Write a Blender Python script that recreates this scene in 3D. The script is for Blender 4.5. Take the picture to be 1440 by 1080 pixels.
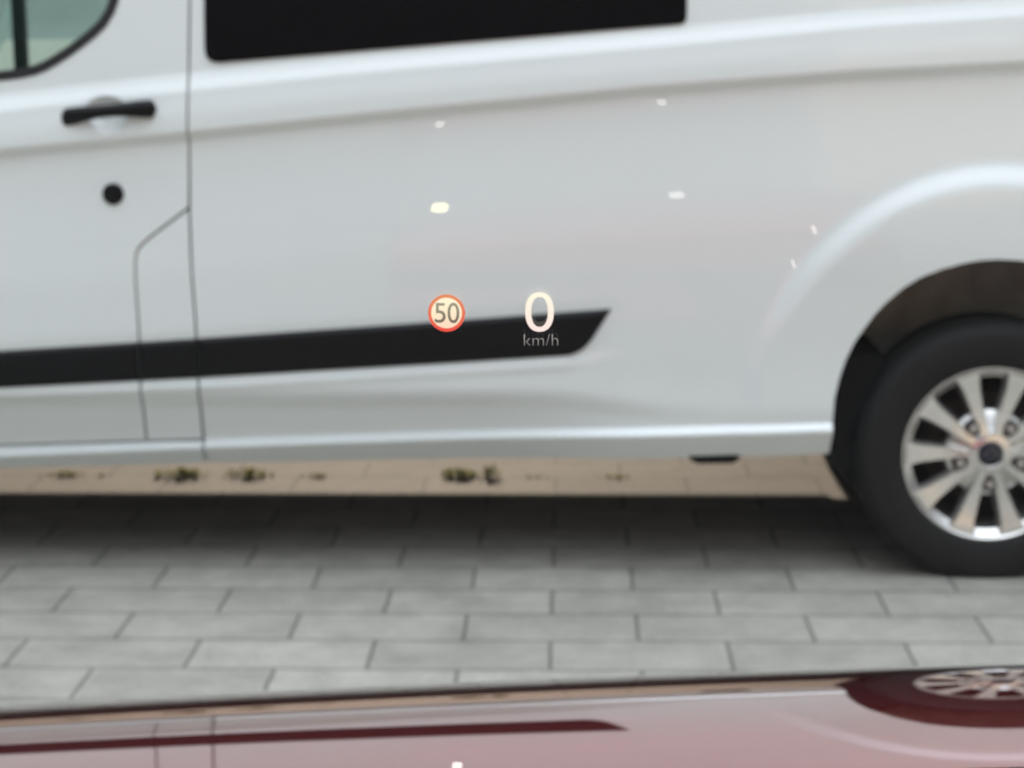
import bpy, bmesh, math, random
import numpy as np
from mathutils import Vector, Matrix
from mathutils.geometry import delaunay_2d_cdt

C = bpy.context.scene
for o in list(bpy.data.objects):
    bpy.data.objects.remove(o, do_unlink=True)
COL = C.collection
rnd = random.Random(7)
R = math.radians

# ------------------------------------------------------------------ camera
EYE = Vector((0.0, 0.0, 1.379))
PITCH, YAW, ROLL = 0.186, -0.031, -0.005
fw = Vector((math.sin(YAW)*math.cos(PITCH), math.cos(YAW)*math.cos(PITCH), -math.sin(PITCH)))
rt = Vector((math.cos(YAW), -math.sin(YAW), 0.0))
up = rt.cross(fw)
rt, up = rt*math.cos(ROLL)+up*math.sin(ROLL), -rt*math.sin(ROLL)+up*math.cos(ROLL)
cam = bpy.data.cameras.new('camera')
cam.sensor_width = 36.0
cam.lens = 67.07
cam.clip_start = 0.02
cam.clip_end = 400
cam.dof.use_dof = True
cam.dof.focus_distance = 0.46
cam.dof.aperture_fstop = 35
camo = bpy.data.objects.new('camera', cam)
COL.objects.link(camo)
M4 = Matrix((rt, up, -fw)).transposed().to_4x4()
M4.translation = EYE
camo.matrix_world = M4
C.camera = camo

# ------------------------------------------------------------------ sky, sun, exposure
SUN_EL, SUN_AZ = R(14.5), R(-6.0)         # low sun beyond the van, a little to the left
EXPO = 2.10
w = bpy.data.worlds.new('World'); C.world = w
w.use_nodes = True
nt = w.node_tree
sky = nt.nodes.new('ShaderNodeTexSky')
sky.sky_type = 'NISHITA'
sky.sun_disc = False
sky.sun_elevation = SUN_EL
sky.sun_rotation = SUN_AZ
sky.air_density = 1.0
sky.dust_density = 1.0
sky.ozone_density = 1.0
bg = nt.nodes['Background']
# thin high cloud: the blue is mostly washed out and the sky is brighter overhead than at the horizon
hs = nt.nodes.new('ShaderNodeHueSaturation'); hs.inputs['Saturation'].default_value = 0.27
nt.links.new(sky.outputs[0], hs.inputs['Color'])
tcw = nt.nodes.new('ShaderNodeTexCoord'); sxyz = nt.nodes.new('ShaderNodeSeparateXYZ')
nt.links.new(tcw.outputs['Generated'], sxyz.inputs[0])
mrw = nt.nodes.new('ShaderNodeFloatCurve')          # brightness against the sine of the elevation
cv = mrw.mapping.curves[0]
for k_, (x_, y_) in enumerate(((0.0, 0.02), (0.35, 0.015), (0.65, 0.16), (1.0, 1.0))):
    if k_ in (0, 3): cv.points[0 if k_ == 0 else -1].location = (x_, y_)
    else: cv.points.new(x_, y_)
mrw.mapping.update()
nt.links.new(sxyz.outputs['Z'], mrw.inputs['Value'])
msc = nt.nodes.new('ShaderNodeMath'); msc.operation = 'MULTIPLY'; msc.inputs[1].default_value = 8.2
nt.links.new(mrw.outputs[0], msc.inputs[0])
vsw = nt.nodes.new('ShaderNodeVectorMath'); vsw.operation = 'SCALE'
nt.links.new(hs.outputs[0], vsw.inputs[0]); nt.links.new(msc.outputs[0], vsw.inputs['Scale'])
nt.links.new(vsw.outputs[0], bg.inputs[0])
bg.inputs[1].default_value = 0.143
sd = Vector((math.sin(SUN_AZ)*math.cos(SUN_EL), math.cos(SUN_AZ)*math.cos(SUN_EL), math.sin(SUN_EL)))
sl = bpy.data.lights.new('sun', 'SUN')
sl.energy = 1.05
sl.angle = R(0.6)
sl.color = (1.0, 0.82, 0.66)
so = bpy.data.objects.new('sun', sl)
so.rotation_euler = (-sd).to_track_quat('-Z', 'Y').to_euler()
so.location = (0, 30, 20)
COL.objects.link(so)
C.view_settings.view_transform = 'Standard'
C.view_settings.look = 'None'
C.view_settings.exposure = EXPO
C.view_settings.gamma = 1.0
try:
    C.cycles.use_denoising = True
    C.cycles.max_bounces = 10
    C.cycles.transparent_max_bounces = 12
    C.cycles.sample_clamp_indirect = 6.0
except Exception:
    pass

# ------------------------------------------------------------------ materials
def mat(name, col, rough=0.5, metal=0.0, coat=0.0, coat_rough=0.03, spec=0.5, vary=0.0, vscale=8.0, bump=0.0, bscale=60.0, coat_ior=1.5):
    m = bpy.data.materials.new(name); m.use_nodes = True
    n = m.node_tree; b = n.nodes['Principled BSDF']
    b.inputs['Base Color'].default_value = (*col, 1)
    b.inputs['Roughness'].default_value = rough
    b.inputs['Metallic'].default_value = metal
    b.inputs['Coat Weight'].default_value = coat
    b.inputs['Coat Roughness'].default_value = coat_rough
    b.inputs['Coat IOR'].default_value = coat_ior
    b.inputs['Specular IOR Level'].default_value = spec
    if vary or bump:
        tc = n.nodes.new('ShaderNodeTexCoord')
    if vary:
        nz = n.nodes.new('ShaderNodeTexNoise'); nz.inputs['Scale'].default_value = vscale; nz.inputs['Detail'].default_value = 6
        n.links.new(tc.outputs['Object'], nz.inputs['Vector'])
        mx = n.nodes.new('ShaderNodeMix'); mx.data_type = 'RGBA'
        mx.inputs['A'].default_value = (*[c*(1-vary) for c in col], 1)
        mx.inputs['B'].default_value = (*[min(1, c*(1+vary)) for c in col], 1)
        n.links.new(nz.outputs[0], mx.inputs['Factor'])
        n.links.new(mx.outputs['Result'], b.inputs['Base Color'])
    if bump:
        nb = n.nodes.new('ShaderNodeTexNoise'); nb.inputs['Scale'].default_value = bscale; nb.inputs['Detail'].default_value = 4
        n.links.new(tc.outputs['Object'], nb.inputs['Vector'])
        bp = n.nodes.new('ShaderNodeBump'); bp.inputs['Strength'].default_value = bump; bp.inputs['Distance'].default_value = 0.004
        n.links.new(nb.outputs[0], bp.inputs['Height']); n.links.new(bp.outputs[0], b.inputs['Normal'])
    return m

def emit(name, col, strength):
    m = bpy.data.materials.new(name); m.use_nodes = True
    n = m.node_tree; b = n.nodes['Principled BSDF']
    b.inputs['Base Color'].default_value = (0.01, 0.01, 0.01, 1)
    b.inputs['Specular IOR Level'].default_value = 0.0
    b.inputs['Emission Color'].default_value = (*col, 1)
    b.inputs['Emission Strength'].default_value = strength * 2**(-EXPO)
    return m

def emit_fade(name, top, bottom, z0, z1):
    """emission whose colour drifts from the top to the bottom edge"""
    m = emit(name, top, 1.0)
    n = m.node_tree; b = n.nodes['Principled BSDF']
    ge = n.nodes.new('ShaderNodeNewGeometry'); sx = n.nodes.new('ShaderNodeSeparateXYZ')
    n.links.new(ge.outputs['Position'], sx.inputs[0])
    mr = n.nodes.new('ShaderNodeMapRange'); mr.inputs['From Min'].default_value = z0; mr.inputs['From Max'].default_value = z1
    n.links.new(sx.outputs['Z'], mr.inputs[0])
    mx = n.nodes.new('ShaderNodeMix'); mx.data_type = 'RGBA'
    mx.inputs['A'].default_value = (*bottom, 1); mx.inputs['B'].default_value = (*top, 1)
    n.links.new(mr.outputs[0], mx.inputs['Factor']); n.links.new(mx.outputs['Result'], b.inputs['Emission Color'])
    return m

def glass(name, tint):
    """sheet glass: tinted see-through plus a mirror by Fresnel on the first face a ray meets"""
    m = bpy.data.materials.new(name); m.use_nodes = True
    n = m.node_tree; n.nodes.remove(n.nodes['Principled BSDF'])
    out = n.nodes['Material Output']
    tr = n.nodes.new('ShaderNodeBsdfTransparent'); tr.inputs[0].default_value = (*tint, 1)
    gl = n.nodes.new('ShaderNodeBsdfGlossy'); gl.inputs['Roughness'].default_value = 0.0
    fr = n.nodes.new('ShaderNodeFresnel'); fr.inputs[0].default_value = 1.5
    ge = n.nodes.new('ShaderNodeNewGeometry')
    iv = n.nodes.new('ShaderNodeMath'); iv.operation = 'SUBTRACT'; iv.inputs[0].default_value = 1.0
    n.links.new(ge.outputs['Backfacing'], iv.inputs[1])
    mu = n.nodes.new('ShaderNodeMath'); mu.operation = 'MULTIPLY'
    n.links.new(fr.outputs[0], mu.inputs[0]); n.links.new(iv.outputs[0], mu.inputs[1])
    mx = n.nodes.new('ShaderNodeMixShader')
    n.links.new(mu.outputs[0], mx.inputs[0]); n.links.new(tr.outputs[0], mx.inputs[1]); n.links.new(gl.outputs[0], mx.inputs[2])
    n.links.new(mx.outputs[0], out.inputs[0])
    return m

WHITE = mat('white_paint', (0.755, 0.80, 0.79), 0.35, coat=1.0, coat_rough=0.02, vary=0.015, vscale=1.5)
GAPM = mat('shaded_seam_metal', (0.3, 0.3, 0.3), 0.6)  # the gaps' shade is put into this grey, for the seam backing
BLACKP = mat('black_grained_plastic', (0.004, 0.004, 0.0045), 0.45, spec=0.2, vary=0.2, bump=0.15, bscale=900)
RUBBER = mat('black_rubber', (0.010, 0.010, 0.011), 0.55)
TYRE = mat('tyre_rubber', (0.011, 0.0105, 0.010), 0.75, spec=.3, vary=0.3, vscale=25, bump=0.1, bscale=300)
LINER = mat('felt_arch_liner', (0.44, 0.44, 0.41), 0.95, vary=0.35, vscale=14, bump=0.4, bscale=160)
PRIV = mat('black_privacy_glass', (0.007, 0.007, 0.0075), 0.03, spec=0.18)
ALLOY = mat('silver_alloy', (0.70, 0.68, 0.65), 0.20, metal=0.85, coat=0.3, vary=0.04, vscale=30)
NUT = mat('dull_steel', (0.45, 0.44, 0.42), 0.35, metal=0.9)
CAPM = mat('navy_cap', (0.005, 0.006, 0.014), 0.3)
CAPR = mat('cap_emblem_silver', (0.10, 0.105, 0.125), 0.4, metal=0.3)
BRAKE = mat('brown_brake_metal', (0.035, 0.026, 0.020), 0.8, vary=0.4, vscale=20)
UNDER = mat('underbody_black', (0.009, 0.009, 0.009), 0.9, spec=.2)
TRIM = mat('beige_door_trim', (0.42, 0.38, 0.28), 0.8, vary=0.1)
DARKT = mat('dark_cab_trim', (0.02, 0.02, 0.02), 0.8)
CABG = glass('green_tinted_glass', (0.62, 0.80, 0.74))
RED = mat('red_car_paint', (0.47, 0.012, 0.022), 0.03, metal=0.82, coat=1.0, coat_rough=0.012, coat_ior=1.5)
RED.node_tree.nodes['Principled BSDF'].inputs['Specular Tint'].default_value = (1.0, 0.86, 0.87, 1)
DASH = mat('black_dashboard', (0.008, 0.008, 0.008), 0.9, bump=0.3, bscale=700)
WS = glass('clear_windscreen_glass', (0.96, 0.97, 0.965))
LENS = mat('red_lens', (0.4, 0.01, 0.01), 0.15, coat=1)
HEADL = mat('headlight_lens', (0.6, 0.62, 0.65), 0.08, metal=0.4, coat=1)

# ------------------------------------------------------------------ helpers
def tag(o, label=None, cat=None, group=None, kind=None):
    if label: o['label'] = label
    if cat: o['category'] = cat
    if group: o['group'] = group
    if kind: o['kind'] = kind
    return o

def empty(name, loc):
    o = bpy.data.objects.new(name, None); o.location = loc; COL.objects.link(o); return o

def mk(name, V, Fc, m, parent=None, origin=(0, 0, 0), smooth=True, normals=None, mats=None, fmat=None, loc=None):
    me = bpy.data.meshes.new(name)
    ox, oy, oz = origin
    me.from_pydata([(v[0]-ox, v[1]-oy, v[2]-oz) for v in V], [], [tuple(int(i) for i in f) for f in Fc])
    me.materials.append(m)
    if mats:
        for q in mats: me.materials.append(q)
    if fmat is not None: me.polygons.foreach_set('material_index', fmat)
    me.polygons.foreach_set('use_smooth', [bool(smooth)]*len(me.polygons))
    if normals is not None:
        me.normals_split_custom_set_from_vertices([tuple(n) for n in normals])
    me.update()
    o = bpy.data.objects.new(name, me); COL.objects.link(o)
    if parent: o.parent = parent
    if loc is not None: o.location = loc
    return o

def box_vf(x0, x1, y0, y1, z0, z1):
    V = [(x0,y0,z0),(x1,y0,z0),(x1,y1,z0),(x0,y1,z0),(x0,y0,z1),(x1,y0,z1),(x1,y1,z1),(x0,y1,z1)]
    Fc = [(0,3,2,1),(4,5,6,7),(0,1,5,4),(1,2,6,5),(2,3,7,6),(3,0,4,7)]
    return V, Fc

def bevel_box(name, b, m, parent, origin, bev=0.01, seg=3):
    V, Fc = box_vf(*b)
    o = mk(name, V, Fc, m, parent, origin, smooth=False)
    bm = bmesh.new(); bm.from_mesh(o.data)
    bmesh.ops.bevel(bm, geom=bm.edges[:], offset=bev, segments=seg, affect='EDGES', profile=0.6)
    for f in bm.faces: f.smooth = True
    bm.to_mesh(o.data); bm.free()
    return o

def prism(name, pts, y0, y1, m, parent, origin, smooth=False):
    """a polygon in the x-z plane pushed from y0 to y1"""
    n = len(pts)
    V = [(x, y0, z) for x, z in pts] + [(x, y1, z) for x, z in pts]
    Fc = [tuple(range(n-1, -1, -1)), tuple(range(n, 2*n))] + [(i, (i+1) % n, n+(i+1) % n, n+i) for i in range(n)]
    o = mk(name, V, Fc, m, parent, origin, smooth=smooth)
    bm = bmesh.new(); bm.from_mesh(o.data); bmesh.ops.recalc_face_normals(bm, faces=bm.faces[:]); bm.to_mesh(o.data); bm.free()
    return o

def lathe(prof, n=96):
    """prof: (radius, outwardness); the axle runs along y, outward is -y. Local coordinates about the hub centre."""
    V = []; Fc = []
    k = len(prof)
    for i in range(n):
        a = 2*math.pi*i/n
        for r, q in prof: V.append((r*math.cos(a), -q, r*math.sin(a)))
    for i in range(n):
        j = (i+1) % n
        for t in range(k-1): Fc.append((i*k+t, i*k+t+1, j*k+t+1, j*k+t))
    return V, Fc

def sstep(t, a, b):
    t = np.clip((np.asarray(t, float)-a)/(b-a), 0, 1)
    return t*t*(3-2*t)

def line(pts):
    xs = np.array([p[0] for p in pts]); zs = np.array([p[1] for p in pts])
    s0 = (zs[1]-zs[0])/(xs[1]-xs[0]); s1 = (zs[-1]-zs[-2])/(xs[-1]-xs[-2])
    def f(x):
        x = np.asarray(x, float)
        z = np.interp(x, xs, zs)
        return np.where(x < xs[0], zs[0]+(x-xs[0])*s0, np.where(x > xs[-1], zs[-1]+(x-xs[-1])*s1, z))
    return f

def resample(pts, step, closed=True):
    out = []
    n = len(pts)
    for i in range(n if closed else n-1):
        a = np.array(pts[i]); b = np.array(pts[(i+1) % n])
        k = max(1, int(math.ceil(np.linalg.norm(b-a)/step)))
        for t in range(k): out.append(tuple(a+(b-a)*t/k))
    if not closed: out.append(tuple(pts[-1]))
    return out

def rounded(pts, rad, seg=6):
    """round every corner of a closed polygon; rad: one radius or one per corner"""
    n = len(pts); out = []
    for i in range(n):
        r = rad[i] if isinstance(rad, (list, tuple)) else rad
        p = np.array(pts[i]); a = np.array(pts[i-1])-p; b = np.array(pts[(i+1) % n])-p
        la, lb = np.linalg.norm(a), np.linalg.norm(b)
        r = min(r, la*.45, lb*.45)
        if r < 1e-5: out.append(tuple(p)); continue
        p0, p1 = p+a/la*r, p+b/lb*r
        for t in np.linspace(0, 1, seg+1):
            out.append(tuple((1-t)**2*p0+2*t*(1-t)*p+t*t*p1))
    return out

def inset(pts, d):
    """move a closed polygon's outline inward by d"""
    P = np.array(pts); n = len(P)
    area = 0.5*np.sum(P[:, 0]*np.roll(P[:, 1], -1)-np.roll(P[:, 0], -1)*P[:, 1])
    sg = 1 if area > 0 else -1
    out = []
    for i in range(n):
        e0 = P[i]-P[i-1]; e1 = P[(i+1) % n]-P[i]
        n0 = np.array([-e0[1], e0[0]])/max(1e-9, np.linalg.norm(e0)); n1 = np.array([-e1[1], e1[0]])/max(1e-9, np.linalg.norm(e1))
        b = n0+n1; b = b/max(1e-9, np.linalg.norm(b))
        out.append(tuple(P[i]+sg*b*d/max(.4, float(b@n1))))
    return out

def in_poly(x, z, poly):
    x = np.asarray(x); z = np.asarray(z); r = np.zeros(x.shape, bool)
    n = len(poly)
    for i in range(n):
        x0, z0 = poly[i]; x1, z1 = poly[(i+1) % n]
        if z0 == z1: continue
        c = ((z0 > z) != (z1 > z)) & (x < (x1-x0)*(z-z0)/(z1-z0)+x0)
        r ^= c
    return r

def edge_dist(x, z, polys):
    d = np.full(np.shape(x), 1e9)
    for poly in polys:
        P = np.array(poly); Q = np.roll(P, -1, 0)
        for a, b in zip(P, Q):
            ab = b-a; L = float(ab@ab)
            if L < 1e-14: continue
            t = np.clip(((x-a[0])*ab[0]+(z-a[1])*ab[1])/L, 0, 1)
            d = np.minimum(d, np.hypot(x-a[0]-t*ab[0], z-a[1]-t*ab[1]))
    return d

Y0 = 4.673            # the plane of the van's near side
VAN = (-0.6, 5.66, 0.0)

def sheet(name, outline, holes, off, m, parent, dx=.025, dz=.008, extra=None, flange=.022, dense=(), bstep=.012, edge_round=.003, y_base=None, rows=None, analytic=True):
    """a curved body sheet: outline with holes in the x-z plane, pushed outward by off(x, z)"""
    yb = Y0 if y_base is None else y_base
    loops = [resample(outline, bstep)]+[resample(h, bstep) for h in holes]
    P = np.array(loops[0]); x0, z0 = P.min(0); x1, z1 = P.max(0)
    if rows is None:
        gx, gz = np.meshgrid(np.arange(x0+dx/2, x1, dx), np.arange(z0+dz/2, z1, dz))
        gx[1::2] += dx/2
    else:
        gx, gz = np.meshgrid(np.arange(x0+dx/2, x1, dx), rows)
        gx[1::2] += dx/2
        gz = gz+gx*np.interp(gz, [.37, .60, 1.20, 1.34], [.0375, .068, .092, .083])      # rows run along the body's own lines
    gx = gx.ravel(); gz = gz.ravel()
    for (cx, cz, rx, rz, st) in dense:
        ax, az = np.meshgrid(np.arange(cx-rx, cx+rx, st), np.arange(cz-rz, cz+rz, st))
        keep = (np.abs(gx-cx) > rx) | (np.abs(gz-cz) > rz)
        gx = np.concatenate([gx[keep], ax.ravel()]); gz = np.concatenate([gz[keep], az.ravel()])
    ok = in_poly(gx, gz, loops[0])
    for h in loops[1:]: ok &= ~in_poly(gx, gz, h)
    gx, gz = gx[ok], gz[ok]
    d = edge_dist(gx, gz, [outline]+list(holes))
    ok = d > (min(dx, dz)*.45 if rows is None else .002)
    gx, gz = gx[ok], gz[ok]
    # two rings just inside the rim, so that edges can roll over
    bx = []; bz = []; edges = []
    for lp in loops:
        s = len(bx)
        for p in lp: bx.append(p[0]); bz.append(p[1])
        k = len(lp)
        edges += [(s+i, s+(i+1) % k) for i in range(k)]
    vx = np.concatenate([bx, gx]); vz = np.concatenate([bz, gz])
    res = delaunay_2d_cdt([Vector((float(a), float(b))) for a, b in zip(vx, vz)], edges, [], 0, 1e-6)
    V2 = np.array([(v.x, v.y) for v in res[0]]); T = np.array([f for f in res[2]])
    ct = V2[T].mean(1)
    ok = in_poly(ct[:, 0], ct[:, 1], loops[0])
    for h in loops[1:]: ok &= ~in_poly(ct[:, 0], ct[:, 1], h)
    T = T[ok]
    a = V2[T]
    ar = (a[:, 1, 0]-a[:, 0, 0])*(a[:, 2, 1]-a[:, 0, 1])-(a[:, 2, 0]-a[:, 0, 0])*(a[:, 1, 1]-a[:, 0, 1])
    T[ar < 0] = T[ar < 0][:, ::-1]
    T = T[np.abs(ar) > 1e-10]
    X, Z = V2[:, 0], V2[:, 1]
    dist = edge_dist(X, Z, [outline]+list(holes)) if extra else None
    ex = extra(X, Z, dist) if extra else 0
    O = off(X, Z)+ex
    e = .0015
    ogx = (off(X+e, Z)-off(X-e, Z))/(2*e); ogz = (off(X, Z+e)-off(X, Z-e))/(2*e)
    N = np.stack([-ogx, -np.ones_like(ogx), -ogz], 1); N /= np.linalg.norm(N, axis=1)[:, None]
    V = [(x, yb-o, z) for x, o, z in zip(X, O, Z)]
    Fc = [tuple(t) for t in T]
    # seen from -y the order (x right, z up) is counter-clockwise -> normal towards -y
    NN = [tuple(n) for n in N]
    # rim: boundary edges of the triangles go back by the flange depth
    from collections import Counter
    cnt = Counter()
    for t in Fc:
        for i in range(3):
            cnt[frozenset((t[i], t[(i+1) % 3]))] += 1
    mp = {}
    for t in Fc[:]:
        for i in range(3):
            p, q = int(t[i]), int(t[(i+1) % 3])
            if cnt[frozenset((p, q))] == 1:
                dv = np.array([Z[q]-Z[p], 0, -(X[q]-X[p])]); L = np.linalg.norm(dv)
                if L < 1e-9: continue
                dv /= L
                b = len(V)
                V += [V[p], V[q], (X[q], yb-O[q]+flange, Z[q]), (X[p], yb-O[p]+flange, Z[p])]
                NN += [tuple(dv)]*4
                Fc.append((b, b+3, b+2, b+1))
    return mk(name, V, Fc, m, parent, VAN, True, NN if analytic else None)

# ------------------------------------------------------------------ ground
def paving_material():
    m = bpy.data.materials.new('grey_paving_slabs'); m.use_nodes = True
    n = m.node_tree; b = n.nodes['Principled BSDF']; lk = n.links
    tc = n.nodes.new('ShaderNodeTexCoord')
    mp = n.nodes.new('ShaderNodeMapping')
    # rows 0.2 m deep at y = 4.562 + 0.2 n, half-bond joints every 0.4 m
    wn = n.nodes.new('ShaderNodeTexNoise'); wn.inputs['Scale'].default_value = 9.0; wn.inputs['Detail'].default_value = 3
    lk.new(tc.outputs['Object'], wn.inputs['Vector'])
    ws = n.nodes.new('ShaderNodeVectorMath'); ws.operation = 'SUBTRACT'; ws.inputs[1].default_value = (.5, .5, .5)
    lk.new(wn.outputs['Color'], ws.inputs[0])
    wsc = n.nodes.new('ShaderNodeVectorMath'); wsc.operation = 'SCALE'; wsc.inputs['Scale'].default_value = 0.006
    lk.new(ws.outputs[0], wsc.inputs[0])
    ad = n.nodes.new('ShaderNodeVectorMath'); ad.operation = 'ADD'
    lk.new(tc.outputs['Object'], ad.inputs[0]); lk.new(wsc.outputs[0], ad.inputs[1])
    mp.inputs['Location'].default_value = (PAVE_X, PAVE_Y, 0)
    lk.new(ad.outputs[0], mp.inputs['Vector'])
    br = n.nodes.new('ShaderNodeTexBrick')
    br.offset = 0.5; br.squash = 1.0
    br.inputs['Scale'].default_value = 1.0
    br.inputs['Brick Width'].default_value = 0.4
    br.inputs['Row Height'].default_value = 0.2
    br.inputs['Mortar Size'].default_value = 0.0048
    br.inputs['Mortar Smooth'].default_value = 0.25
    br.inputs['Bias'].default_value = 0.0
    br.inputs['Color1'].default_value = (0.257, 0.243, 0.206, 1)
    br.inputs['Color2'].default_value = (0.304, 0.289, 0.25, 1)
    br.inputs['Mortar'].default_value = (0.115, 0.108, 0.09, 1)
    lk.new(mp.outputs[0], br.inputs['Vector'])
    n1 = n.nodes.new('ShaderNodeTexNoise'); n1.inputs['Scale'].default_value = 7; n1.inputs['Detail'].default_value = 10; n1.inputs['Roughness'].default_value = .7
    n2 = n.nodes.new('ShaderNodeTexNoise'); n2.inputs['Scale'].default_value = 120; n2.inputs['Detail'].default_value = 4
    n3 = n.nodes.new('ShaderNodeTexNoise'); n3.inputs['Scale'].default_value = 1.3; n3.inputs['Detail'].default_value = 3
    for q in (n1, n2, n3): lk.new(tc.outputs['Object'], q.inputs['Vector'])
    def rng(src, lo, hi):
        r = n.nodes.new('ShaderNodeMapRange'); r.inputs['From Min'].default_value = .25; r.inputs['From Max'].default_value = .75
        r.inputs['To Min'].default_value = lo; r.inputs['To Max'].default_value = hi; lk.new(src.outputs[0], r.inputs[0]); return r
    prev = br.outputs['Color']
    for q, lo, hi in ((n1, .70, 1.26), (n2, .84, 1.16), (n3, .88, 1.10)):
        r = rng(q, lo, hi)
        v = n.nodes.new('ShaderNodeVectorMath'); v.operation = 'SCALE'
        lk.new(prev, v.inputs[0]); lk.new(r.outputs[0], v.inputs['Scale']); prev = v.outputs[0]
    lk.new(prev, b.inputs['Base Color'])
    b.inputs['Roughness'].default_value = 0.82
    h = n.nodes.new('ShaderNodeMath'); h.operation = 'MULTIPLY_ADD'
    lk.new(br.outputs['Fac'], h.inputs[0]); h.inputs[1].default_value = -1.0
    sc = n.nodes.new('ShaderNodeMath'); sc.operation = 'MULTIPLY'; sc.inputs[1].default_value = .25
    lk.new(n2.outputs[0], sc.inputs[0]); lk.new(sc.outputs[0], h.inputs[2])
    bp = n.nodes.new('ShaderNodeBump'); bp.inputs['Strength'].default_value = 0.6; bp.inputs['Distance'].default_value = 0.006
    lk.new(h.outputs[0], bp.inputs['Height']); lk.new(bp.outputs[0], b.inputs['Normal'])
    return m
PAVE_X, PAVE_Y = 0.244+0.2+40, -4.562+40     # moves the bond onto the slabs' own joints
g = mk('paving', [(-150, -150, 0), (150, -150, 0), (150, 150, 0), (-150, 150, 0)], [(0, 1, 2, 3)], paving_material(), smooth=False)
tag(g, kind='structure')

# ------------------------------------------------------------------ the white van
van = empty('white_van', VAN)
tag(van, 'white panel van with black side moulding and silver alloy rear wheel', 'van')

crease = line([(-1.401, 1.076), (-.934, 1.118), (-.523, 1.158), (.168, 1.221), (.681, 1.258), (1.088, 1.278)])
should = line([(-1.394, 1.206), (-1.165, 1.231), (-.868, 1.261), (-.52, 1.295), (.27, 1.36), (.677, 1.397), (1.081, 1.423)])
st_top = line([(-1.428, .583), (-.952, .613), (-.285, .660), (.102, .689)])
st_bot = line([(-1.434, .486), (-.938, .512), (-.286, .551), (-.021, .568)])
sill_z = line([(-1.443, .306), (-.926, .331), (-.575, .346), (.281, .378), (.643, .390)])
sill_b = line([(-1.445, .262), (-.928, .274), (-.576, .282), (-.182, .290), (.282, .304), (.645, .314)])
HND = (-1.136, 1.168)

def body(x, z):
    """how far the near side stands out from its plane at (x, z)"""
    x = np.asarray(x, float); z = np.asarray(z, float)
    c = crease(x); s = should(x); k = sill_z(x)
    o = -.0135*sstep(z, s-.036, s+.018)-.010*sstep(z, s-.11, s-.01)
    o = o-.125*np.maximum(0, z-s-.006)                                   # the windows lean inward
    o = o-.10*np.clip(z-c, 0, .13)**1.0*.35
    o = o-.019*(1-sstep(z, c-.020, c+.014))                               # under the crease
    o = o+.0150*(1-sstep(z, c-.36, c-.035))
    zt = .500-.045*sstep(x, -.1, .4)
    amp = 1-.68*sstep(x, -.30, .30)
    o = o-.40*amp*np.clip(zt-z, 0, 1)*sstep(zt-z, -.0, .07)                    # tuck-in above the sill
    o = o+(.026-.004*sstep(x, .3, .65))*(1-sstep(z, k-.005, k+.013))         # step out onto the sill
    o = o-.55*np.maximum(0, k-.012-z)
    b = st_bot(x)-.022
    o = o+.0045*np.exp(-((z-b)/.011)**2)*(1-sstep(x, -.04, .08))
    t = st_top(x)+.012
    o = o-.0030*(1-sstep(x, .02, .16))*sstep(z, st_bot(x)-.01, st_bot(x)+.01)*(1-sstep(z, t-.02, t+.012))
    e = np.sqrt(((x-1.045)/.62)**2+((z-.33)/.70)**2)
    o = o+.024*(1-sstep(e, .93, 1.035))*(.25+.75*sstep(z, .50, .88))
    ef = np.sqrt(((x+2.255)/.60)**2+((z-.33)/.62)**2)
    o = o+.018*(1-sstep(ef, .93, 1.035))*(.25+.75*sstep(z, .50, .85))
    r = np.sqrt(((x-HND[0])/.060)**2+((z-HND[1])/.046)**2)
    o = o-.026*(1-sstep(r, .35, 1.05))
    o = o-.10*np.maximum(0, -2.35-x)**2
    o = o-.12*np.maximum(0, x-1.75)**2
    return o

def row_list():
    r = []; z = .25
    while z < 2.0:
        r.append(z)
        z += .0032 if (.335 < z < .40 or 1.17 < z < 1.235 or 1.285 < z < 1.37) else .009
    return np.array(r)
ROWS = row_list()
G2 = .003
seam2 = [(-.929, 1.86), (-.929, 1.442), (-.933, 1.273), (-.936, 1.101), (-.940, .939), (-.939, .786), (-.934, .661), (-.932, .499), (-.936, .338)]
seam1 = [(-.942, .938), (-1.031, .876), (-1.060, .852), (-1.073, .836), (-1.079, .812), (-1.080, .75), (-1.077, .661), (-1.078, .499), (-1.083, .338)]
def shift(pts, d): return [(x+d, z) for x, z in pts]

door_glass_outer = [(-1.098, 1.50), (-1.103, 1.443), (-1.114, 1.413), (-1.136, 1.379), (-1.162, 1.355), (-1.192, 1.332), (-1.225, 1.309), (-1.258, 1.289), (-1.285, 1.274), (-1.312, 1.264), (-1.350, 1.256), (-1.392, 1.251),
                    (-1.98, 1.215), (-1.95, 1.30), (-1.74, 1.73), (-1.70, 1.76), (-1.13, 1.77), (-1.10, 1.74)]
# front door
sd_l = shift(seam2[:5], -G2); s1_l = [(x-G2, z) for x, z in seam1[1:]]
door_out = sd_l[:4]+[(-.9445, .941)]+s1_l[:-1]+[(-1.086, .340), (-1.443, .327), (-2.05, .318), (-2.05, 1.24), (-1.74, 1.86)]
door = sheet('front_door', door_out, [door_glass_outer], body, WHITE, van, rows=ROWS, dense=[(HND[0], HND[1], .085, .062, .0055)])
# the piece of bodywork between the two seams, behind the door's lower corner
fil = [(-.9405-G2, .9335)]+[(x+G2, z-.004) for x, z in seam1[1:-1]]+[(-1.080, .340)]+[(-.9395, .3445)]+[(x-G2, z) for x, z in seam2[7:4:-1]]
sheet('fuel_filler_panel', fil, [], body, WHITE, van, rows=ROWS)
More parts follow.
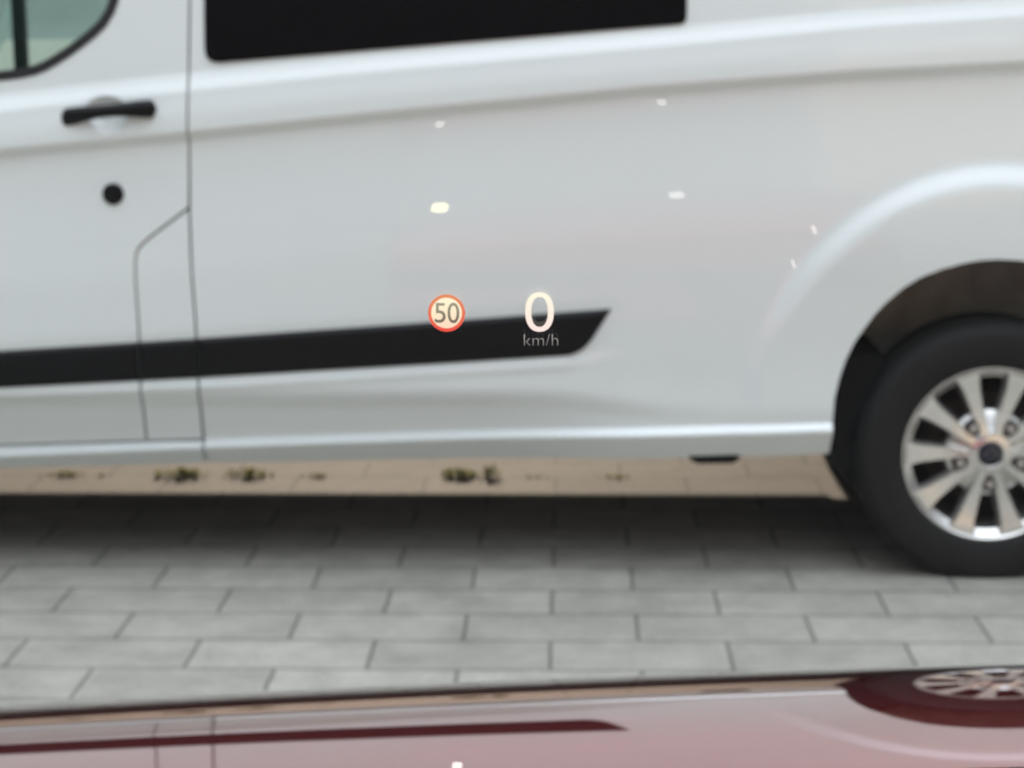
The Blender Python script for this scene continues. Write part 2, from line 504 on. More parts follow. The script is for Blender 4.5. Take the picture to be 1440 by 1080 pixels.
# wheel-arch opening
arch_l = [(.650, .300), (.650, .40), (.656, .464), (.668, .520), (.683, .566), (.700, .603), (.721, .637), (.748, .676), (.778, .709), (.815, .742), (.856, .768), (.905, .788), (.959, .803), (1.000, .810), (1.045, .8125)]
arch = arch_l+[(2.09-x, z) for x, z in arch_l[-2::-1]]
arch_f = [(x-3.3, z-.02) for x, z in arch]
def below(pts): return [(pts[0][0], .10)]+pts+[(pts[-1][0], .10)]
# side panel from the seam to the rear corner, sill included
xs = np.linspace(-.925, .650, 12)
side_out = shift(seam2, G2)[:-1]+[(-.9325, .33), (-.9315, float(sill_b(-.925)))]+[(float(x), float(sill_b(x))) for x in xs[1:-1]]+[(.650, .317)]
side_out = side_out+arch[2:-2]+[(1.440, .40), (1.440, .330), (2.04, .345), (2.07, .9), (2.03, 1.86)]
side = sheet('side_panel', side_out, [], body, WHITE, van, rows=ROWS)
# sill under the door
xs = np.linspace(-1.80, -.9375, 8)
sill_out = [(-.9385, .3385), (-1.074, .3345), (-1.443, .3215), (-1.80, .3135), (-1.80, .258)]+[(float(x), float(sill_b(x))) for x in xs[1:]]
sheet('door_sill', sill_out, [], body, WHITE, van, rows=ROWS)
# front wing with its arch
wing = [(-2.057, .318)]+[(-1.805, .3135), (-1.805, .25)]+[(x, z) for x, z in arch_f[::-1] if z > .25]+[(-2.905, .25), (-3.20, .30), (-3.24, .55), (-3.16, .92), (-2.95, 1.03), (-2.30, 1.21), (-2.057, 1.24)]
wing = [(-2.057, 1.24), (-2.30, 1.21), (-2.95, 1.03), (-3.16, .92), (-3.24, .55), (-3.20, .30), (-2.66, .28)]+[(x, z) for x, z in arch_f if z > .29]+[(-1.86, .30), (-2.057, .318)]
wing = [(-2.057, 1.24), (-2.30, 1.21), (-2.95, 1.03), (-3.16, .92), (-3.24, .55), (-3.20, .30), (-2.652, .28)]+[(x, z) for x, z in arch_f if z > .29][1:-1]+[(-1.858, .28), (-1.807, .28), (-1.807, .3135), (-2.053, .3135)]
sheet('front_wing', wing, [], body, WHITE, van, dx=.03, dz=.015)

# dark backing behind the seams, and the shell of the van
def quad_strip(name, sect, x0, x1, m, smooth=True):
    n = len(sect)
    V = [(x0, y, z) for y, z in sect]+[(x1, y, z) for y, z in sect]
    Fc = [(i, i+1, n+i+1, n+i) for i in range(n-1)]
    return mk(name, V, Fc, m, van, VAN, smooth)
YF = 6.66
roof_s = [(4.785, 1.855), (4.795, 1.90), (4.83, 1.94), (4.92, 1.968), (5.2, 1.985), (5.66, 1.99), (6.12, 1.985), (6.40, 1.968), (6.49, 1.94), (6.525, 1.90), (6.535, 1.855)]
quad_strip('roof', roof_s, -1.72, 2.03, WHITE)
bevel_box('body_frame', (-1.10, -.90, 4.742, 4.77, .36, 1.02), GAPM, van, VAN, .004, 1)
bevel_box('body_frame', (-.96, -.90, 4.765, 4.80, 1.0, 1.45), GAPM, van, VAN, .004, 1)
bevel_box('body_frame', (-.96, -.90, 4.80, 4.83, 1.43, 1.86), GAPM, van, VAN, .004, 1)
bevel_box('body_frame', (-1.80, -.90, 4.76, 4.79, .29, .37), GAPM, van, VAN, .004, 1)
# far side with its cab window opening
far_hole = [(-1.95, 1.20), (-1.13, 1.20), (-1.12, 1.74), (-1.70, 1.74)]
yfar = lambda z: YF if z <= 1.26 else YF-.125*(z-1.26)/.60
V = []; Fc = []
def farquad(pts):
    b = len(V)
    for x, z in pts: V.append((x, yfar(z), z))
    Fc.append((b, b+1, b+2, b+3))
farquad([(-1.805, .29), (-2.05, 1.0), (-2.05, 1.20), (-1.95, 1.20)])
for q in ([(-2.05, .29), (.65, .29), (.65, 1.20), (-2.05, 1.20)], [(1.44, .33), (2.03, .345), (2.03, 1.20), (1.44, 1.20)], [(.65, .81), (1.44, .81), (1.44, 1.20), (.65, 1.20)],
          [(-1.13, 1.20), (2.03, 1.20), (2.03, 1.855), (-1.13, 1.855)], [(-1.72, 1.74), (-1.13, 1.74), (-1.13, 1.855), (-1.72, 1.855)],
          [(-2.05, 1.20), (-2.03, 1.20), (-1.72, 1.74), (-1.74, 1.855)]):
    farquad(q)
mk('far_side_panel', V[4:], [tuple(i-4 for i in f) for f in Fc[1:]], WHITE, van, VAN, False)
mk('door_trim', *box_vf(-2.0, -1.0, 6.50, 6.56, .55, 1.19), TRIM, van, VAN, False)
mk('cab_pillar', *box_vf(-1.885, -1.845, 6.50, 6.545, .55, 1.76), DARKT, van, VAN, False)
mk('cab_floor', *box_vf(-2.05, -.96, 4.80, 6.5, .40, .44), DARKT, van, VAN, False)
mk('bulkhead', *box_vf(-.955, -.935, 4.84, 6.5, .40, 1.93), DARKT, van, VAN, False)
mk('cab_ceiling', *box_vf(-1.70, -.95, 4.85, 6.47, 1.90, 1.92), TRIM, van, VAN, False)
# underbody: unseen boxes, set low and closed to keep light out
V, Fc = box_vf(-1.80, .62, 4.90, 5.60, .232, .40)
mk('underbody', [(x, y, z if z > .3 else .238+.021*(x+1.8)) for x, y, z in V], Fc, UNDER, van, VAN, False)
mk('underbody', *box_vf(-1.80, .62, 4.80, 6.55, .298, .38), UNDER, van, VAN, False)
mk('underbody', *box_vf(.60, 1.50, 5.15, 6.20, .30, 1.25), UNDER, van, VAN, False)
mk('cargo_floor', *box_vf(-.92, .60, 4.86, 6.50, .385, .45), UNDER, van, VAN, False)  # unseen, added to shut out low sun from the far side
mk('mud_flap', *box_vf(.62, .80, 6.50, 6.60, .285, .60), UNDER, van, VAN, False)  # unseen far-side box, added to block sun through the wheel arch
mk('sun_stop_wall', *box_vf(.55, .60, 4.86, 6.50, .385, 1.25), UNDER, van, VAN, False)  # unseen panels added to stop sun coming through the far arch
mk('sun_stop_wall', *box_vf(.55, 1.50, 6.15, 6.64, .84, .88), UNDER, van, VAN, False)
mk('rear_bumper', *box_vf(1.46, 2.10, 4.76, 6.56, .34, .56), BLACKP, van, VAN, False)
mk('rear_door', *box_vf(2.02, 2.06, 4.83, 6.50, .56, 1.94), WHITE, van, VAN, False)
bevel_box('tail_light', (2.00, 2.075, 4.715, 4.80, .85, 1.35), LENS, van, VAN, .012)
bevel_box('tail_light', (2.00, 2.075, 6.53, 6.615, .85, 1.35), LENS, van, VAN, .012)
prism('bonnet', [(-2.06, 1.245), (-2.30, 1.215), (-2.95, 1.035), (-3.16, .925), (-3.245, .56), (-3.20, .31), (-2.72, .31), (-2.72, .85), (-1.80, .85), (-2.06, 1.0)], 4.80, 6.53, WHITE, van, VAN)
mk('windscreen', [(-2.08, 4.80, 1.245), (-2.08, 6.53, 1.245), (-1.72, 6.50, 1.90), (-1.72, 4.82, 1.90)], [(0, 3, 2, 1)], CABG, van, VAN, False)
bevel_box('headlight', (-3.17, -2.95, 4.80, 5.1, .80, .98), HEADL, van, VAN, .03)
bevel_box('headlight', (-3.17, -2.95, 6.24, 6.53, .80, .98), HEADL, van, VAN, .03)

# driver's window
gl_in = inset(door_glass_outer, .024)
sheet('window_seal', door_glass_outer, [gl_in], lambda x, z: body(x, z)+.002, RUBBER, door, dx=.02, dz=.01, flange=.03)
sheet('window_glass', gl_in, [], lambda x, z: body(x, z)-.010, CABG, door, dx=.08, dz=.06, flange=.004, bstep=.03)
# dark glass in the side panel
rw = rounded([(-.893, 1.80), (-.893, 1.2895), (.281, 1.3800), (.283, 1.80)], [.06, .040, .020, .06], 8)
flat_w = lambda x, z: body(x, z)+.004
sheet('side_window', rw, [], flat_w, PRIV, van, dx=.05, dz=.01, flange=.03, bstep=.01)
# mouldings: one length on the door, one on the filler panel, one on the side panel
def mould(x0, ends, par):
    """a length of moulding from x0 to a right-hand end given as (x, t), t = 0 at its lower edge"""
    te = np.array([e[1] for e in ends]); xe = np.array([e[0] for e in ends])
    T = .5-.5*np.cos(np.linspace(0, np.pi, 25)); U = np.linspace(0, 1, 90); U = np.concatenate([[0, .0006], U[1:-1], 1-(1-U[-2])*np.linspace(.9, 0, 10)])
    V = []
    for t in T:
        xr = float(np.interp(t, te, xe))
        for u in U:
            x = x0+(xr-x0)*u; zb, zt = float(st_bot(x)), float(st_top(x)); z = zb+(zt-zb)*t
            d = min(t*(zt-zb), (1-t)*(zt-zb), (xr-x)*.8+(.004 if len(ends) == 2 else 0), (x-x0)+.004)
            e = .015*math.sqrt(max(0., 1-(1-min(1., d/.020))**2))
            V.append((x, Y0-float(body(x, z))+.004-e, z))
    n = len(U)
    Fc = [(j*n+i, j*n+i+1, (j+1)*n+i+1, (j+1)*n+i) for j in range(len(T)-1) for i in range(n-1)]
    mk('side_moulding', V, Fc, BLACKP, par, VAN, True)
mould(-2.04, [(-1.0790, 0), (-1.0790, 1)], door)
mould(-1.0775, [(-.9335, 0), (-.9335, 1)], van)
mould(-.9320, [(-.030, 0), (.004, .02), (.026, .09), (.042, .20), (.056, .34), (.104, 1)], van)

# door handle: a bowed bar over a cup pressed into the door
def tube(path, radii, n=20, sq=1.0):
    V = []; Fc = []
    for i, (p, (ra, rb)) in enumerate(zip(path, radii)):
        for k in range(n):
            a = 2*math.pi*k/n
            V.append((p[0], p[1]+rb*math.sin(a), p[2]+ra*math.cos(a)))
    for i in range(len(path)-1):
        for k in range(n):
            Fc.append((i*n+k, i*n+(k+1) % n, (i+1)*n+(k+1) % n, (i+1)*n+k))
    Fc.append(tuple(range(n-1, -1, -1))); Fc.append(tuple((len(path)-1)*n+k for k in range(n)))
    return V, Fc
path = []; rad = []
for t in np.linspace(0, 1, 40):
    x = -1.250+t*.240
    z = 1.1600+.0235*t+.0075*math.sin(math.pi*t)-.0015
    ends = min(1.0, math.sqrt(max(0.0, 1-(1-min(t, 1-t)/.075)**2)) if min(t, 1-t) < .075 else 1.0)
    bow = .018*math.sin(math.pi*t)**.8
    rz = (.0225-.0075*math.sin(math.pi*t)**2)*max(ends, .05)
    path.append((x, Y0-float(body(x, 1.245 if False else 1.225))-.012-bow, z)); rad.append((rz, .013*max(ends, .05)))
V, Fc = tube(path, rad)
mk('door_handle', V, Fc, BLACKP, door, VAN, True)
# lock
V, Fc = lathe([(.0265, -.004), (.0265, .004), (.0235, .007), (.019, .0072), (.0165, .004), (.0150, .0035)], 40)
lk_ = mk('door_lock', V, Fc, BLACKP, door, (0, 0, 0), True, loc=(-1.129-VAN[0], Y0-float(body(-1.129, .973))-VAN[1], .973))
V, Fc = lathe([(.0155, -.002), (.0150, .0055), (.012, .0072), (.004, .0072), (.0005, .0072)], 32)
mk('key_barrel', V, Fc, BLACKP, lk_, (0, 0, 0), True)

# rear arch: liner, flap
def arch_sweep(name, pts, y0, y1, grow, m):
    P = np.array(pts); c = np.array([1.045, .36])
    Q = c+(P-c)*grow
    n = len(P)
    V = [(x, y0, z) for x, z in pts]+[(x, y0+.03, z) for x, z in Q]+[(x, y1, z) for x, z in Q]
    Fc = []
    for i in range(n-1):
        Fc += [(i, i+1, n+i+1, n+i), (n+i, n+i+1, 2*n+i+1, 2*n+i)]
    b = len(V); V.append((1.045, y1, .40))
    for i in range(n-1): Fc.append((2*n+i, 2*n+i+1, b))
    return mk(name, V, Fc, m, van, VAN, True)
arch_top = [p for p in resample(arch, .02, False) if p[1] > .560]
yl = Y0+.006
arch_sweep('wheel_arch_liner', arch_top, yl, 5.14, 1.035, LINER)
al = [p for p in resample(arch_l, .02, False) if p[1] < .575]
n = len(al)
V = [(x+.001, Y0-float(body(x, z))+.012, z) for x, z in al]+[(x-.01, Y0+.14, z) for x, z in al]+[(x-.01, 5.14, z) for x, z in al]
Fc = [(i, i+1, n+i+1, n+i) for i in range(n-1)]+[(n+i, n+i+1, 2*n+i+1, 2*n+i) for i in range(n-1)]
mk('arch_flange', V, Fc, UNDER, van, VAN, True)
fl = [(.648, .330), (.640, .318), (.705, .236), (.745, .228), (.80, .30), (.79, .56), (.692, .562), (.676, .54), (.664, .49), (.657, .44)]
prism('mud_flap', fl, Y0+.06, Y0+.40, UNDER, van, VAN)
prism('jacking_point', [(.298, .315), (.428, .317), (.427, .303), (.410, .2905), (.322, .2895), (.300, .301)], Y0+.028, Y0+.07, UNDER, van, VAN)

# wheels: tyre, rim with ten spokes, five nuts, navy cap
wheel = bpy.data.objects.new('wheel', None); COL.objects.link(wheel); wheel.parent = van
def make_wheel():
    TR = .336
    prof = [(.218, -.020), (.221, .004), (.228, .010), (.240, .0135), (.262, .017), (.285, .018), (.292, .0165), (.300, .0165), (.312, .012), (.322, .004), (.330, -.009), (TR, -.028), (TR, -.055), (TR-.008, -.057), (TR-.008, -.064), (TR, -.066),
            (TR, -.105), (TR-.008, -.107), (TR-.008, -.114), (TR, -.116), (TR, -.165), (.328, -.19), (.30, -.206), (.22, -.20)]
    V, Fc = lathe(prof, 128)
    V = [(x, y, max(z, -.323)) for x, y, z in V]
    mk('tyre', V, Fc, TYRE, wheel)
    V, Fc = lathe([(.2215, -.004), (.2225, .004), (.220, .0075), (.2165, .0075), (.2125, .004), (.211, -.001), (.196, -.013), (.190, -.05), (.188, -.14), (.205, -.19)], 128)
    def addm(v, f):
        b = len(V); V.extend(v); Fc.extend([tuple(i+b for i in q) for q in f])
    # hub
    hv, hf = lathe([(.027, .000), (.034, .0035), (.046, .002), (.058, -.003), (.075, -.012), (.098, -.019), (.108, -.026), (.112, -.045), (.10, -.075)], 96)
    addm(hv, hf)
    # spokes
    for s in range(10):
        a0 = math.radians(90-18+36*s)
        rs = np.linspace(.050, .210, 14)
        sv = []; sf = []
        for r in rs:
            t = (r-.05)/.16
            hw = (.0160+.0175*t+.010*max(0, (t-.72)/.28)**2)           # half width of the foot
            rw_ = hw*(.50+.22*t)                                       # half width of the face
            wq = .001-.010*math.sin(math.pi*min(1, t*1.05))*.55+.004*t
            lo = wq-.030+.006*t
            # each spoke leans a little towards its twin
            side_ = 1 if s % 2 == 0 else -1
            ang = a0
            u_ = (math.cos(ang), math.sin(ang)); v_ = (-math.sin(ang), math.cos(ang))
            for q, dq in ((-hw, lo), (-hw*.93, lo+.012), (-rw_, wq-.0008), (rw_, wq+.0008), (hw*.93, lo+.012), (hw, lo)):
                sv.append((u_[0]*r+v_[0]*q, -dq, u_[1]*r+v_[1]*q))
        k = 6
        for i in range(len(rs)-1):
            for j in range(k-1): sf.append((i*k+j, (i+1)*k+j, (i+1)*k+j+1, i*k+j+1))
        addm(sv, sf)
    rim = mk('rim', V, Fc, ALLOY, wheel, smooth=True)
    bm = bmesh.new(); bm.from_mesh(rim.data)
    bmesh.ops.remove_doubles(bm, verts=bm.verts[:], dist=1e-5)
    for e in bm.edges:
        if len(e.link_faces) == 2 and e.calc_face_angle(0) > R(28): e.smooth = False
    bm.to_mesh(rim.data); bm.free()
    # brake drum behind
    V, Fc = lathe([(.001, -.085), (.135, -.085), (.150, -.10), (.150, -.16), (.196, -.165), (.198, -.18)], 64)
    mk('brake_disc', V, Fc, BRAKE, wheel)
    V, Fc = lathe([(.029, -.002), (.0285, .0045), (.026, .0065), (.0005, .0075)], 48)
    mk('hub_cap', V, Fc, CAPM, wheel)
    # oval ring on the cap
    V = []; Fc = []
    for i in range(48):
        a = 2*math.pi*i/48
        for q, d in ((1.0, .0072), (.9, .0088), (.8, .0072)): V.append((.0205*q*math.cos(a), -d, .0095*q*math.sin(a)))
    for i in range(48):
        j = (i+1) % 48
        for t in range(2): Fc.append((i*3+t, i*3+t+1, j*3+t+1, j*3+t))
    mk('cap_emblem', V, Fc, CAPR, wheel)
    for k in range(5):
        a = math.radians(270+72*k); cx, cz = .079*math.cos(a), .079*math.sin(a)
        V, Fc = lathe([(.0190, -.022), (.0190, .0005), (.0178, .0015), (.0172, -.0005), (.0168, -.004), (.0005, -.004)], 28)
        mk('lug_recess', [(x+cx, y, z+cz) for x, y, z in V], Fc, BRAKE, wheel)  # the pocket's shade is put into the cup's dark colour
        V, Fc = lathe([(.0125, -.0045), (.0120, .006), (.0098, .0095), (.0060, .0102), (.0005, .0102)], 6)
        mk('lug_nut', [(x+cx, y, z+cz) for x, y, z in V], Fc, NUT, wheel, smooth=False)
make_wheel()
WC = (1.050, 4.684, .320)
wheel.location = (WC[0]-VAN[0], WC[1]-VAN[1], WC[2])
def copy_wheel(x, y, rz):
    c = wheel.copy(); COL.objects.link(c); c.parent = van
    c.location = (x-VAN[0], y-VAN[1], WC[2]); c.rotation_euler = (0, 0, rz)
    for ch in list(wheel.children):
        d = ch.copy(); COL.objects.link(d); d.parent = c
copy_wheel(-2.253, 4.725, 0)
copy_wheel(1.047, 6.60, math.pi)
copy_wheel(-2.253, 6.60, math.pi)
mk('rear_axle', *box_vf(1.0, 1.09, 4.90, 6.45, .29, .38), UNDER, van, VAN, False)

# ------------------------------------------------------------------ weeds in the joint beneath the van
LEAF = mat('weed_green', (0.24, 0.25, 0.085), 0.7, vary=0.4, vscale=40)
_n = LEAF.node_tree; _t = _n.nodes.new('ShaderNodeBsdfTranslucent'); _t.inputs[0].default_value = (.30, .31, .10, 1)
_m = _n.nodes.new('ShaderNodeMixShader'); _m.inputs[0].default_value = .5
_n.links.new(_n.nodes['Principled BSDF'].outputs[0], _m.inputs[1]); _n.links.new(_t.outputs[0], _m.inputs[2]); _n.links.new(_m.outputs[0], _n.nodes['Material Output'].inputs[0])
def weed(x, y, wd, ht, nb, label):
    V = []; Fc = []
    for i in range(nb*6//10):
        bx = max(-.5, min(.5, rnd.gauss(0, .25)))*wd; by = rnd.uniform(-.006, .006)
        h = 1.3*ht*rnd.uniform(.3, 1.0)*(1-.5*min(1, abs(bx)/(wd*.6)))
        a = rnd.uniform(0, 2*math.pi); lean = rnd.uniform(.2, 1.1)*h
        dx, dy = math.cos(a)*lean, math.sin(a)*lean*.6
        lw = rnd.uniform(.002, .005); px, py = -math.sin(a)*lw, math.cos(a)*lw
        b = len(V)
        V += [(bx-px*.4, by-py*.4, 0), (bx+px*.4, by+py*.4, 0), (bx+dx*.55+px, by+dy*.55+py, h*.65), (bx+dx*.55-px, by+dy*.55-py, h*.65), (bx+dx, by+dy, h)]
        Fc += [(b, b+1, b+2, b+3), (b+3, b+2, b+4)]
    o = mk('weed_tuft', V, Fc, LEAF, smooth=False, loc=(x, y, 0))
    tag(o, label, 'weed', 'weeds in the paving joint under the van')
for a in [(-1.585, 5.775, .16, .014, 70, 'low flat weed tuft in the paving joint nearest the picture\'s left edge'),
          (-1.455, 5.770, .04, .010, 18, 'tiny weed sprig between the two leftmost tufts under the van door'),
          (-1.215, 5.775, .15, .030, 150, 'dense dark weed tuft in the joint below the front door\'s rear seam'),
          (-1.005, 5.775, .15, .026, 120, 'spreading weed tuft with a taller middle just right of the sill seam'),
          (-.790, 5.765, .10, .013, 45, 'thin low weed tuft right of the spreading tuft with a taller middle'),
          (-.345, 5.777, .11, .028, 130, 'bushy weed tuft below the right half of the black moulding'),
          (-.250, 5.775, .06, .040, 60, 'small upright weed with a rounded top beside the bushy tuft'),
          (-.110, 5.765, .08, .010, 24, 'very low weed sprig right of the small upright weed'),
          (.135, 5.765, .10, .011, 32, 'flat weed strip in the joint nearest the jacking point')]:
    weed(*a)

# ------------------------------------------------------------------ the red car one sits in
CAR = (0.25, 0.6, 0.0)
car = empty('red_car', CAR)
tag(car, 'glossy dark red car whose bonnet mirrors the white van', 'car')
YT, ZT = 1.36, 1.383-1.36*.3575          # where the line of sight grazes the bonnet
RB = 4.0
CR = .046
def crown(x):
    """height across the bonnet: slope falls from the driver's side to the middle ridge"""
    x = np.asarray(x, float); xm = np.where(x > .5, 1.0-x, x)
    sl = lambda t: .0315*t-.0186*t*t+.0
    c = CR*xm-.0186*xm**2
    c = np.where(xm > .38, CR*.38-.0186*.38**2+(CR-.0141)*(xm-.38)-(CR-.0141)/(2*.12)*(xm-.38)**2, c)
    c = c-.9*np.maximum(0, x-1.02)**2
    c = c-.9*np.maximum(0, -.60-xm)**2
    return c
def bon(x, y):
    d = np.asarray(y, float)-YT
    return ZT-.3575*d-d*d/(2*RB)+crown(x)+.003
def grid(name, xs, ys, fz, m, par, org, thick=0):
    nx, ny = len(xs), len(ys)
    V = [(x, y, float(fz(x, y))) for y in ys for x in xs]
    Fc = [(j*nx+i, j*nx+i+1, (j+1)*nx+i+1, (j+1)*nx+i) for j in range(ny-1) for i in range(nx-1)]
    return mk(name, V, Fc, m, par, org, True)
bo = grid('bonnet', np.linspace(-.72, 1.22, 150), np.linspace(.74, 1.86, 140), bon, RED, car, CAR)
# wings, nose
def wing_side(x0, x1, sgn):
    ys = np.linspace(.55, 1.90, 24); V = []; Fc = []
    for y in ys:
        yy = max(.9, min(1.86, y)); z = float(bon(x0, yy))-.006+(0 if y >= .9 else (.9-y)*.25)
        for t in np.linspace(0, 1, 10):
            a = t*math.pi/2
            V.append((x0+sgn*abs(x1-x0)*math.sin(a), y, z-.10*(1-math.cos(a))-(.45*(t > .99))))
    for j in range(len(ys)-1):
        for i in range(9): Fc.append((j*10+i, j*10+i+1, (j+1)*10+i+1, (j+1)*10+i))
    mk('front_wing', V, Fc, RED, car, CAR, True)
wing_side(-.723, -.79, -1); wing_side(1.223, 1.29, 1)
zf = float(bon(-.40, 1.86))-.02
prism_pts = [(1.865, zf+.005), (1.93, zf-.05), (1.98, zf-.20), (1.99, zf-.40), (1.93, .22), (1.80, .22), (1.80, zf-.03)]
n = len(prism_pts)
V = [(-.70, y, z) for y, z in prism_pts]+[(1.20, y, z) for y, z in prism_pts]
Fc = [tuple(range(n)), tuple(range(2*n-1, n-1, -1))]+[(i, n+i, n+(i+1) % n, (i+1) % n) for i in range(n)]
nose = mk('front_bumper', V, Fc, RED, car, CAR, False)
bevel_box('engine_bay', (-.66, 1.16, .80, 1.78, .25, .60), DASH, car, CAR, .02)
# windscreen: 5 mm of glass, black surround, dashboard below
TH = R(40); WB = (.70, 1.05)
def wsz(y): return WB[1]+(WB[0]-y)*math.tan(TH)
nin = Vector((0, -math.sin(TH), -math.cos(TH)))      # towards the seats
a = [(-.72, WB[0], WB[1]), (1.22, WB[0], WB[1]), (1.10, -.08, wsz(-.08)), (-.60, -.08, wsz(-.08))]
V = a+[tuple(Vector(p)-nin*.005) for p in a]
Fc = [(0, 1, 2, 3), (7, 6, 5, 4), (0, 4, 5, 1), (1, 5, 6, 2), (2, 6, 7, 3), (3, 7, 4, 0)]
wsm = mk('windscreen', V, Fc, WS, car, CAR, False)
def bar(name, p, q, hw, hd, m):
    p, q = Vector(p), Vector(q); d = (q-p).normalized(); s = d.cross(nin).normalized()*hw; t = nin*hd
    V = [tuple(c+e) for c in (p, q) for e in (-s-t, s-t, s+t, -s+t)]
    Fc = [(0, 1, 2, 3), (7, 6, 5, 4), (0, 4, 5, 1), (1, 5, 6, 2), (2, 6, 7, 3), (3, 7, 4, 0)]
    mk(name, V, Fc, m, car, CAR, False)
dv = [(-.72, .15, .96), (-.72, .30, 1.0), (-.72, .70, 1.0), (-.72, .715, .70), (-.72, .13, .70)]
n = len(dv)
V = dv+[(1.22, y, z) for _, y, z in dv]
Fc = [tuple(range(n)), tuple(range(2*n-1, n-1, -1))]+[(i, n+i, n+(i+1) % n, (i+1) % n) for i in range(n)]
dash = mk('dashboard', V, Fc, DASH, car, CAR, False)
bm = bmesh.new(); bm.from_mesh(dash.data); bmesh.ops.recalc_face_normals(bm, faces=bm.faces[:]); bm.to_mesh(dash.data); bm.free()

# head-up display: light thrown onto the inner face of the glass, seen against the van
def ray(px, py): return fw*2682.664+rt*(px-720)+up*(540-py)
def on_glass(x, z, lift):
    """a point of the display's image, 2.2 m out and upright, carried along the driver's sight line to the glass"""
    P = Vector((x, 2.2, z))-EYE
    P0 = Vector((0, WB[0], WB[1]))+nin*lift
    t = (P0-EYE).dot(nin)/P.dot(nin)
    return EYE+P*t
SC = 2.2/2682.664*1.0177                  # metres per image unit at 2.2 m
HX, HZ = -.1442, 1.049                    # middle of the speed-limit disc
def film(name, polys, lift, m, par, org):
    V = []; Fc = []
    for vs, fs in polys:
        b = len(V)
        V += [tuple(on_glass(x, z, lift)) for x, z in vs]; Fc += [tuple(b+i for i in f) for f in fs]
    return mk(name, V, Fc, m, par, org, False)
def ring(cx, cz, ax, az, bx, bz, n=64, p=2.0):
    vs = []; fs = []
    def se(a, rx, rz):
        c, s = math.cos(a), math.sin(a)
        return (cx+rx*math.copysign(abs(c)**(2/p), c), cz+rz*math.copysign(abs(s)**(2/p), s))
    for i in range(n):
        a = 2*math.pi*i/n
        vs += [se(a, ax, az), se(a, bx, bz)]
    for i in range(n):
        j = (i+1) % n
        fs.append((2*i, 2*j, 2*j+1, 2*i+1))
    return vs, fs
def disc(cx, cz, r, n=64):
    return [(cx+r*math.cos(2*math.pi*i/n), cz+r*math.sin(2*math.pi*i/n)) for i in range(n)], [tuple(range(n))]
def words(txt, cx, cz, width, height, thin=0.0):
    cu = bpy.data.curves.new('lettering', 'FONT'); cu.body = txt; cu.offset = thin; cu.resolution_u = 6
    ob = bpy.data.objects.new('lettering', cu); COL.objects.link(ob)
    bpy.context.view_layer.update()
    dg = bpy.context.evaluated_depsgraph_get(); me = ob.evaluated_get(dg).to_mesh()
    P = np.array([(v.co.x, v.co.y) for v in me.vertices]); fs = [tuple(p.vertices) for p in me.polygons]
    lo, hi = P.min(0), P.max(0)
    P = (P-(lo+hi)/2)/(hi-lo)*np.array([width, height])+np.array([cx, cz])
    ob.evaluated_get(dg).to_mesh_clear()
    bpy.data.objects.remove(ob); bpy.data.curves.remove(cu)
    return [tuple(p) for p in P], fs
def zz(dz): return on_glass(HX, HZ+dz*SC, .001).z
E_RING = emit_fade('display_red', (0.80, 0.27, 0.13), (0.84, 0.09, 0.065), zz(-24), zz(20))
E_DISC = emit_fade('display_cream', (1.0, 0.93, 0.66), (1.0, 0.72, 0.53), zz(-20), zz(16))
E_DIG = emit_fade('display_grey', (0.34, 0.30, 0.22), (0.17, 0.135, 0.10), zz(-14), zz(10))
E_NUM = emit_fade('display_white', (1.0, 0.95, 0.76), (1.0, 0.80, 0.76), zz(-26), zz(22))
E_UNIT = emit_fade('display_dim_white', (0.42, 0.39, 0.38), (0.16, 0.15, 0.145), zz(-48), zz(-32))
c0 = on_glass(HX, HZ, .003)
sign = empty('speed_limit_symbol', c0)
tag(sign, 'glowing round red-ringed 50 speed limit symbol projected on the windscreen', 'speed sign')
film('ring', [ring(HX, HZ, 26*SC, 26.5*SC, 20.5*SC, 21*SC)], .0006, E_RING, sign, c0)
film('disc', [disc(HX, HZ, 21.6*SC)], .0009, E_DISC, sign, c0)
film('number', [words('5', HX-9.0*SC, HZ+.2*SC, 15.5*SC, 28*SC, .004), words('0', HX+9.6*SC, HZ+.2*SC, 16.5*SC, 29*SC, .004)], .0012, E_DIG, sign, c0)
NX, NZ = HX+130*SC, HZ+1.5*SC
c1 = on_glass(NX, NZ, .003)
num = empty('speed_readout', c1)
tag(num, 'glowing white 0 km/h speed figure projected on the windscreen', 'speed display')
film('digit', [ring(NX, NZ, 20*SC, 28*SC, 11.6*SC, 21*SC, 72, 2.25)], .0006, E_NUM, num, c1)
film('unit_lettering', [words('km/h', NX+2*SC, NZ-39.5*SC, 48*SC, 16.5*SC, -.016)], .0006, E_UNIT, num, c1)

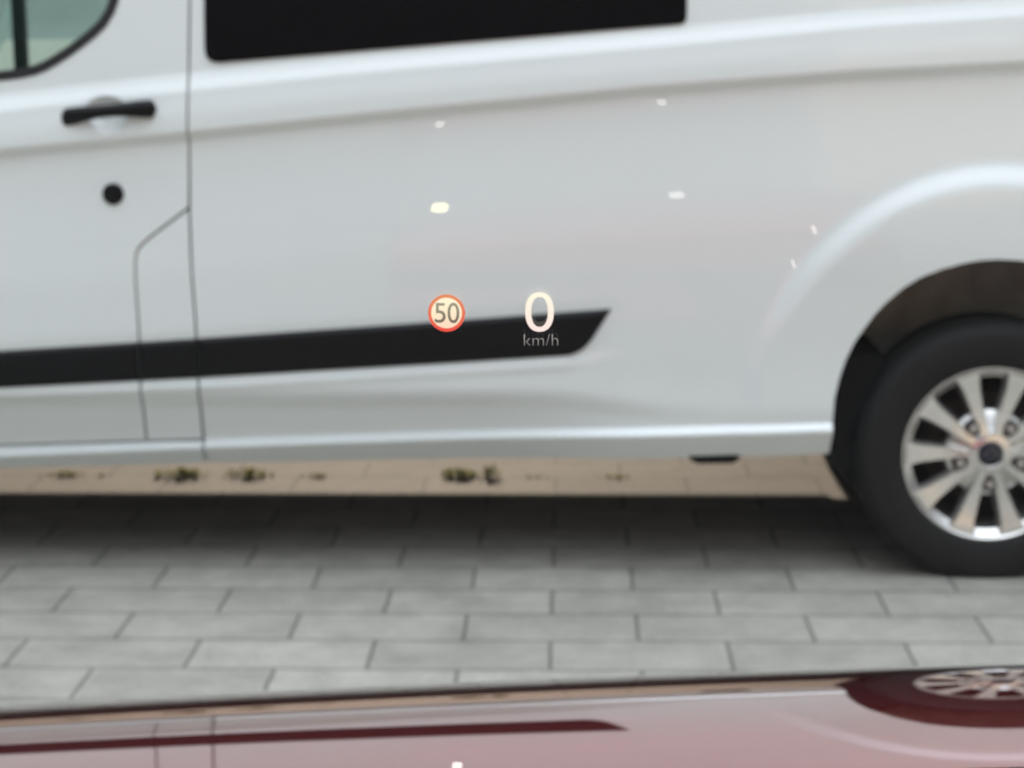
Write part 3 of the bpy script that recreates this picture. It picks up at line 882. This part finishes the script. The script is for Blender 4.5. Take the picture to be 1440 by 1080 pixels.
# small emitters added on the dashboard to make the glints mirrored in the windscreen
P0 = Vector((0, WB[0], WB[1]))
def dash_spot(px, py):
    d = ray(px, py).normalized(); t = (P0-EYE).dot(nin)/d.dot(nin); p = EYE+d*t
    r = d-2*d.dot(nin)*nin
    t2 = (1.006-p.z)/r.z
    return p+r*t2
GLINT_W = emit('glint_white', (1.0, 0.98, 0.92), 4.5)
GLINT_Y = emit('glint_yellow', (1.0, 0.92, 0.50), 9.0)
for (px, py, wx, wy, m) in ((618, 177, 13, 4, GLINT_W), (931, 146, 13, 4, GLINT_W), (618, 295, 25, 9, GLINT_Y), (952, 277, 22, 4, GLINT_W), (1146, 326, 6, 6, GLINT_W), (1117, 374, 5, 5, GLINT_W), (642, 1085, 14, 5, GLINT_W)):
    q = dash_spot(px, py)
    V = []; n = 20
    for lev, k in ((-.006, 1.0), (0, 1.0), (.0012, .8)):
        for i in range(n):
            a_ = 2*math.pi*i/n
            e = dash_spot(px+wx/2*k*math.cos(a_), py-wy/2*k*math.sin(a_))
            V.append((e.x, e.y, q.z+lev))
    Fc = [(l*n+i, l*n+(i+1) % n, (l+1)*n+(i+1) % n, (l+1)*n+i) for l in range(2) for i in range(n)]+[tuple(2*n+i for i in range(n))]
    mk('glint_emitter', V, Fc, m, dash, CAR, False)

# ------------------------------------------------------------------ pale building beyond the van, behind the cab windows
BL = (-9.0, 17.0, 0.0)
bld = empty('building', BL)
tag(bld, 'pale rendered building glimpsed through the van\'s green cab windows', 'building')
WALL = mat('pale_render', (0.40, 0.43, 0.42), 0.9, vary=.08)
mk('wall', *box_vf(-16, -3.4, 14, 16, 0, 6.5), WALL, bld, BL, False)
mk('plinth', *box_vf(-16.05, -3.35, 13.9, 16.05, 0, 1.29), mat('cream_plinth', (.80, .76, .68), .9, vary=.06), bld, BL, False)
mk('roof', *box_vf(-16.2, -3.3, 13.85, 16.2, 6.5, 6.8), mat('grey_roof', (.12, .11, .11), .8), bld, BL, False)
for x in (-14, -11, -8):
    f = mk('window', *box_vf(x, x+1.2, 13.93, 14.0, 2.2, 3.8), mat('window_frame_white', (.7, .7, .7), .5), bld, BL, False)
    mk('pane', *box_vf(x+.08, x+1.12, 13.90, 13.93, 2.28, 3.72), PRIV, f, BL, False)

# ------------------------------------------------------------------ beige house across the yard, seen only in the van's paint
HL = (12.0, -20.0, 0.0)
hs_ = empty('beige_house', HL)
tag(hs_, 'beige rendered house across the yard mirrored faintly in the van paint', 'house')
BEIGE = mat('beige_render', (0.55, 0.47, 0.38), 0.9, vary=.1)
mk('wall', *box_vf(3.2, 24, -24, -17, 0, 9.0), BEIGE, hs_, HL, False)
mk('roof', [(2.8, -16.6, 9), (24.4, -16.6, 9), (24.4, -20.5, 11.6), (2.8, -20.5, 11.6), (2.8, -24.4, 9), (24.4, -24.4, 9)], [(0, 1, 2, 3), (3, 2, 5, 4), (0, 3, 4), (1, 5, 2)], mat('brown_tiles', (.16, .08, .05), .8, vary=.3), hs_, HL, False)
for x in (6, 10, 14, 18):
    for z in (1.2, 4.6):
        f = mk('window', *box_vf(x, x+1.3, -17, -16.93, z, z+1.6), mat('white_window_frame', (.7, .7, .7), .5), hs_, HL, False)
        mk('pane', *box_vf(x+.09, x+1.21, -16.93, -16.90, z+.09, z+1.51), PRIV, f, HL, False)
